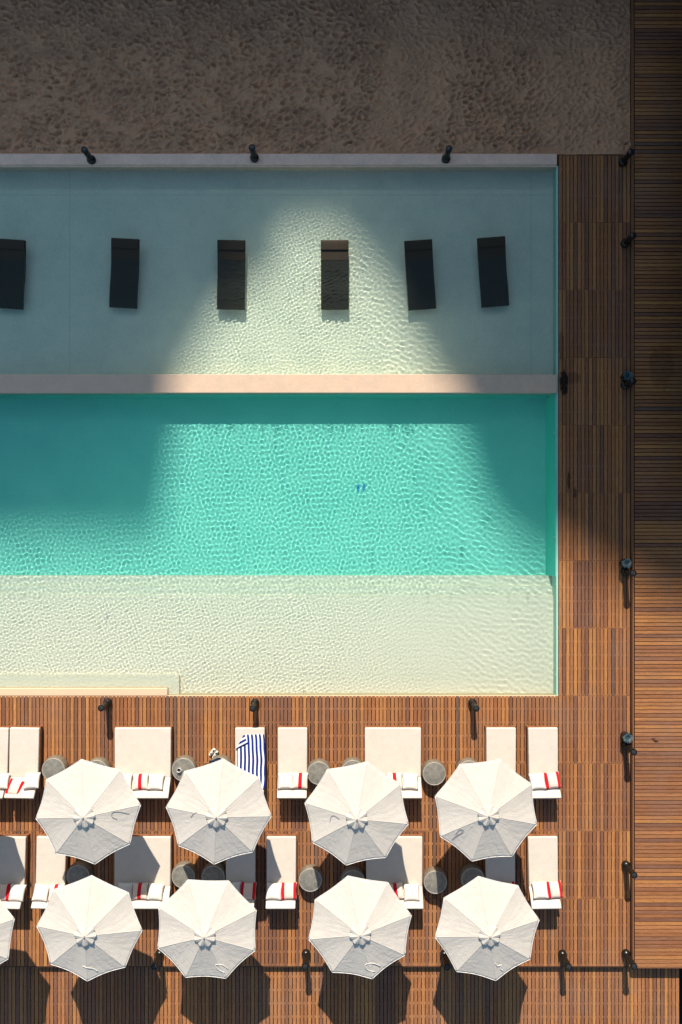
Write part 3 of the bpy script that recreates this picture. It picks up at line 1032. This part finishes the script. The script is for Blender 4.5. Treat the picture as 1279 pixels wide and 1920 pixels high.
# ------------------------------------------------------------------ black loungers standing in the water
def make_pool_lounger():
    root = empty('pool_lounger')
    # side profile from head (y=+1.07) to foot (y=-1.07), z over the shelf floor
    ctrl = [(1.07, .49), (1.0, .50), (.86, .48), (.60, .425), (.30, .37), (.10, .345), (-.10, .335), (-.40, .36), (-.70, .35), (-.95, .315), (-1.07, .29)]
    pr = []
    for i in range(len(ctrl) - 1):
        p0, p1, p2, p3 = (Vector(ctrl[max(i - 1, 0)]), Vector(ctrl[i]), Vector(ctrl[i + 1]), Vector(ctrl[min(i + 2, len(ctrl) - 1)]))
        for q in range(5):
            t = q / 5
            pr.append(.5 * ((2 * p1) + (p2 - p0) * t + (2 * p0 - 5 * p1 + 4 * p2 - p3) * t * t + (3 * p1 - p0 - 3 * p2 + p3) * t ** 3))
    pr.append(Vector(ctrl[-1]))
    hw, th = .435, .09
    def slab(a, b, name, off=0.0, t=th, w_=hw):
        mb = MB(); pts = [p for p in pr if a >= p.x >= b]
        P = [[(-w_, p.x, p.y + off) for p in pts], [(w_, p.x, p.y + off) for p in pts], [(w_, p.x, p.y + off - t) for p in pts], [(-w_, p.x, p.y + off - t) for p in pts]]
        mb.grid(P, closed_u=True)
        n = len(pts); mb.f.append((0, n, 2 * n, 3 * n)); mb.f.append((n - 1, 4 * n - 1, 3 * n - 1, 2 * n - 1))
        return mb.build(name, M['wicker'], root)
    slab(1.07, -.05, 'backrest'); slab(.05, -1.07, 'seat', -.0015)
    slab(1.06, .72, 'headrest', .03, .028, hw - .012)
    for sx in (-1, 1):
        MB().box(sx * (hw - .16) - .03, sx * (hw - .16) + .03, -1.0, -.93, .0, .22).build('leg', M['wicker'], root)
        MB().box(sx * (hw - .16) - .03, sx * (hw - .16) + .03, .05, .12, .0, .26).build('leg', M['wicker'], root)
        MB().box(sx * (hw - .16) - .03, sx * (hw - .16) + .03, .80, .87, .0, .42).build('leg', M['wicker'], root)
    return root


PLG = 'black wicker loungers standing in the shallow pool'
PL = [  # px of head-end centre, px of foot-end centre
    (16, 447, 19, 577, 'black pool lounger cut off by the left border'),
    (231.5, 444, 232, 577, 'black pool lounger fully in shade, nearest to the one cut by the border'),
    (432, 448, 433.5, 579, 'black pool lounger at the edge of the sunlit wedge, below the middle curb lamp'),
    (627.5, 448, 628, 579, 'brownish lit pool lounger standing in the sunlit wedge of water'),
    (785.5, 448, 791.5, 579, 'black shaded pool lounger just right of the sunlit wedge, slightly turned'),
    (923.5, 443, 928, 573, 'black shaded pool lounger nearest to the walkway'),
]
pl = make_pool_lounger()
for i, (hx, hy, fx, fy, lab) in enumerate(PL):
    o = pl if i == 0 else copy_tree(pl)
    h_ = at(hx, hy, .25); f_ = at(fx, fy, -.2)
    d = h_ - f_; c = (h_ + f_) / 2
    o.location = (c.x, c.y, zs); o.rotation_euler = (0, 0, math.atan2(-d.x, d.y))
    tag(o, lab, 'pool lounger', PLG)
    for ch in o.children:
        recv.append(ch)

p = at(1228, 1387, .18)
lf = MB(); P = []
for i in range(9):
    t = i / 8; wd = .045 * math.sin(PI * t) ** .7
    P.append([(-wd, -.11 + .22 * t, .012 + .012 * math.sin(5 * t)), (0, -.11 + .22 * t, .004 + .010 * math.sin(4 * t)), (wd, -.11 + .22 * t, .016 + .010 * math.cos(6 * t))])
lf.grid(P)
leaf = lf.build('dry_leaf', M['fascia'], None, smooth=True); leaf.location = (p.x, p.y, .181); leaf.rotation_euler = (0, 0, R(64))
so = leaf.modifiers.new('thickness', 'SOLIDIFY'); so.thickness = .002; so.offset = 1
tag(leaf, 'small dark dry leaf lying on the sunny raised deck', 'leaf')

# ------------------------------------------------------------------ blue flip flops on the pool floor
def make_flip():
    root = empty('flip_flop')
    mb = MB(); n = 20; P = []
    for z in (0, .022):
        P.append([((.045 + .012 * math.sin(a)) * math.cos(a), .125 * math.sin(a), z) for a in [2 * PI * k / n for k in range(n)]])
    mb.grid(P, closed_v=True); mb.f.append(tuple(range(n))[::-1]); mb.f.append(tuple(range(n, 2 * n)))
    recv.append(mb.build('sole', M['blue_foam'], root, bevel=.004))
    recv.append(MB().tube([(-.045, -.01, .02), (-.028, .03, .05), (0, .07, .03), (.028, .03, .05), (.045, -.01, .02)], .008, 6).build('strap', M['blue_foam'], root))
    return root
ff = make_flip(); k = .9 + .05
q = at(671.5, 915, -.70); ff.location = (q.x, q.y, zd + .001); ff.rotation_euler = (0, 0, R(6))
tag(ff, 'blue flip flop on the deep pool floor, the one farther from the walkway', 'flip flop', 'pair of blue flip flops')
f2 = copy_tree(ff); q = at(682, 914, -.70); f2.location = (q.x, q.y, zd + .001); f2.rotation_euler = (0, 0, R(-10))
tag(f2, 'blue flip flop on the deep pool floor, the one nearer the walkway', 'flip flop', 'pair of blue flip flops')
for ch in f2.children: recv.append(ch)
for o in recv: o.cycles.is_caustics_receiver = True

# ------------------------------------------------------------------ unseen hotel casting the big shade; wing and pavilion added to block sky light
YB = 120.0
prof = [(-45, -.1), (-5.95, -.1), (-5.15, 4.5), (-4.1, 6.5), (-2.4, 8.8), (-1.6, 9.3), (.0, 9.3), (1.35, 7.7), (3.0, 4.65), (3.9, 3.2), (4.5, 1.15),
        (5.4, -.1), (7.0, -1.1), (8.84, -2.3), (10.2, -3.2), (34, -3.2)]
pts = []
for (x, y) in prof:
    d = YB - y; pts.append((x - .0603 * d, d * .6931))
hot = empty('hotel_building', (0, YB, -2), 0, 'tall dark hotel with a valley between its two sloping roofs beyond the sand', 'building')
mb = MB(); n = len(pts)
poly = pts + [(pts[-1][0], 0), (pts[0][0], 0)]
for y in (0, 14):
    mb.v += [(x, y, z + 2) for x, z in poly]
N_ = len(poly)
mb.f.append(tuple(range(N_))); mb.f.append(tuple(range(N_, 2 * N_))[::-1])
for i in range(N_): mb.f.append((i, (i + 1) % N_, N_ + (i + 1) % N_, N_ + i))
mb.build('wall', M['hotel'], hot)
for r_ in range(18):
    for c_ in range(9):
        x = -44 + c_ * 4.1
        MB().box(x, x + 2.4, -.06, -.001, 6 + r_ * 4.2, 8.4 + r_ * 4.2).build('window', M['glass'], hot)
wing = empty('sky_blocker_north', (0, 0, 0), 0, 'low unseen wing added to cut sky light over the sand', 'building')  # added wing, its eave hides sky so the sand darkens northwards
MB().box(-22, 11.9, 18.2, 30, -2, 2.6).build('wall', M['hotel'], wing)
MB().box(-22.3, 8.9, 17.2, 30.2, 2.601, 2.8).build('roof', M['hotel'], wing)
for c_ in range(12): MB().box(-20 + c_ * 2.6, -18.4 + c_ * 2.6, 18.15, 18.199, .7, 2.1).build('window', M['glass'], wing)
ew = empty('sky_blocker_east', (0, 0, 0), 0, 'tall unseen timber block added to cut sky light over the raised deck', 'building')  # invented block, dims the raised deck by hiding the eastern sky
MB().box(12.1, 22, -1.5, 30, -2, 14).build('wall', M['fascia'], ew)
MB().box(11.8, 22.3, -1.8, 30.3, 14.001, 14.3).build('roof', M['fascia'], ew)
MB().box(9.75, 12.099, 2.2, 17, 2.3, 2.42).build('sky_blocker_slab', M['fascia'], ew)  # low slab added out of view to darken the raised deck further
for c_ in range(7): MB().box(12.04, 12.099, .3 + c_ * 3.2, 2.3 + c_ * 3.2, .3, 2.6).build('door', M['glass'], ew)

# ------------------------------------------------------------------ light, sky, camera
w = bpy.data.worlds.new('World'); SC.world = w; w.use_nodes = True
nt = w.node_tree; bg = nt.nodes['Background']
sky = nt.nodes.new('ShaderNodeTexSky'); sky.sky_type = 'NISHITA'; sky.sun_disc = False
sky.sun_elevation = math.asin(SUN.z); sky.sun_rotation = math.atan2(SUN.x, SUN.y)
tint = nt.nodes.new('ShaderNodeMix'); tint.data_type = 'RGBA'; tint.blend_type = 'MULTIPLY'; tint.inputs[0].default_value = 1
tint.inputs[7].default_value = (.88, 1, 1.0, 1)
nt.links.new(sky.outputs[0], tint.inputs[6]); nt.links.new(tint.outputs[2], bg.inputs[0]); bg.inputs[1].default_value = .094
ld = bpy.data.lights.new('sun', 'SUN'); ld.energy = 4.8; ld.angle = R(.55); ld.color = (1, .90, .77)
ld.cycles.use_multiple_importance_sampling = False
ld.cycles.is_caustics_light = True
lo = link(bpy.data.objects.new('sun', ld)); lo.rotation_euler = (-SUN).to_track_quat('-Z', 'Y').to_euler(); lo.location = (-3, 40, 30)
cd = bpy.data.cameras.new('camera'); cd.lens = 28; cd.sensor_width = 36; cd.sensor_fit = 'AUTO'; cd.clip_end = 500
co = link(bpy.data.objects.new('camera', cd)); co.location = (0, 0, H); co.rotation_euler = (0, 0, 0)
SC.camera = co
SC.view_settings.view_transform = 'Standard'; SC.view_settings.look = 'None'; SC.view_settings.gamma = 1
SC.view_settings.exposure = .6
SC.cycles.use_denoising = True
SC.cycles.max_bounces = 8; SC.cycles.caustics_refractive = True; SC.cycles.sample_clamp_indirect = 4
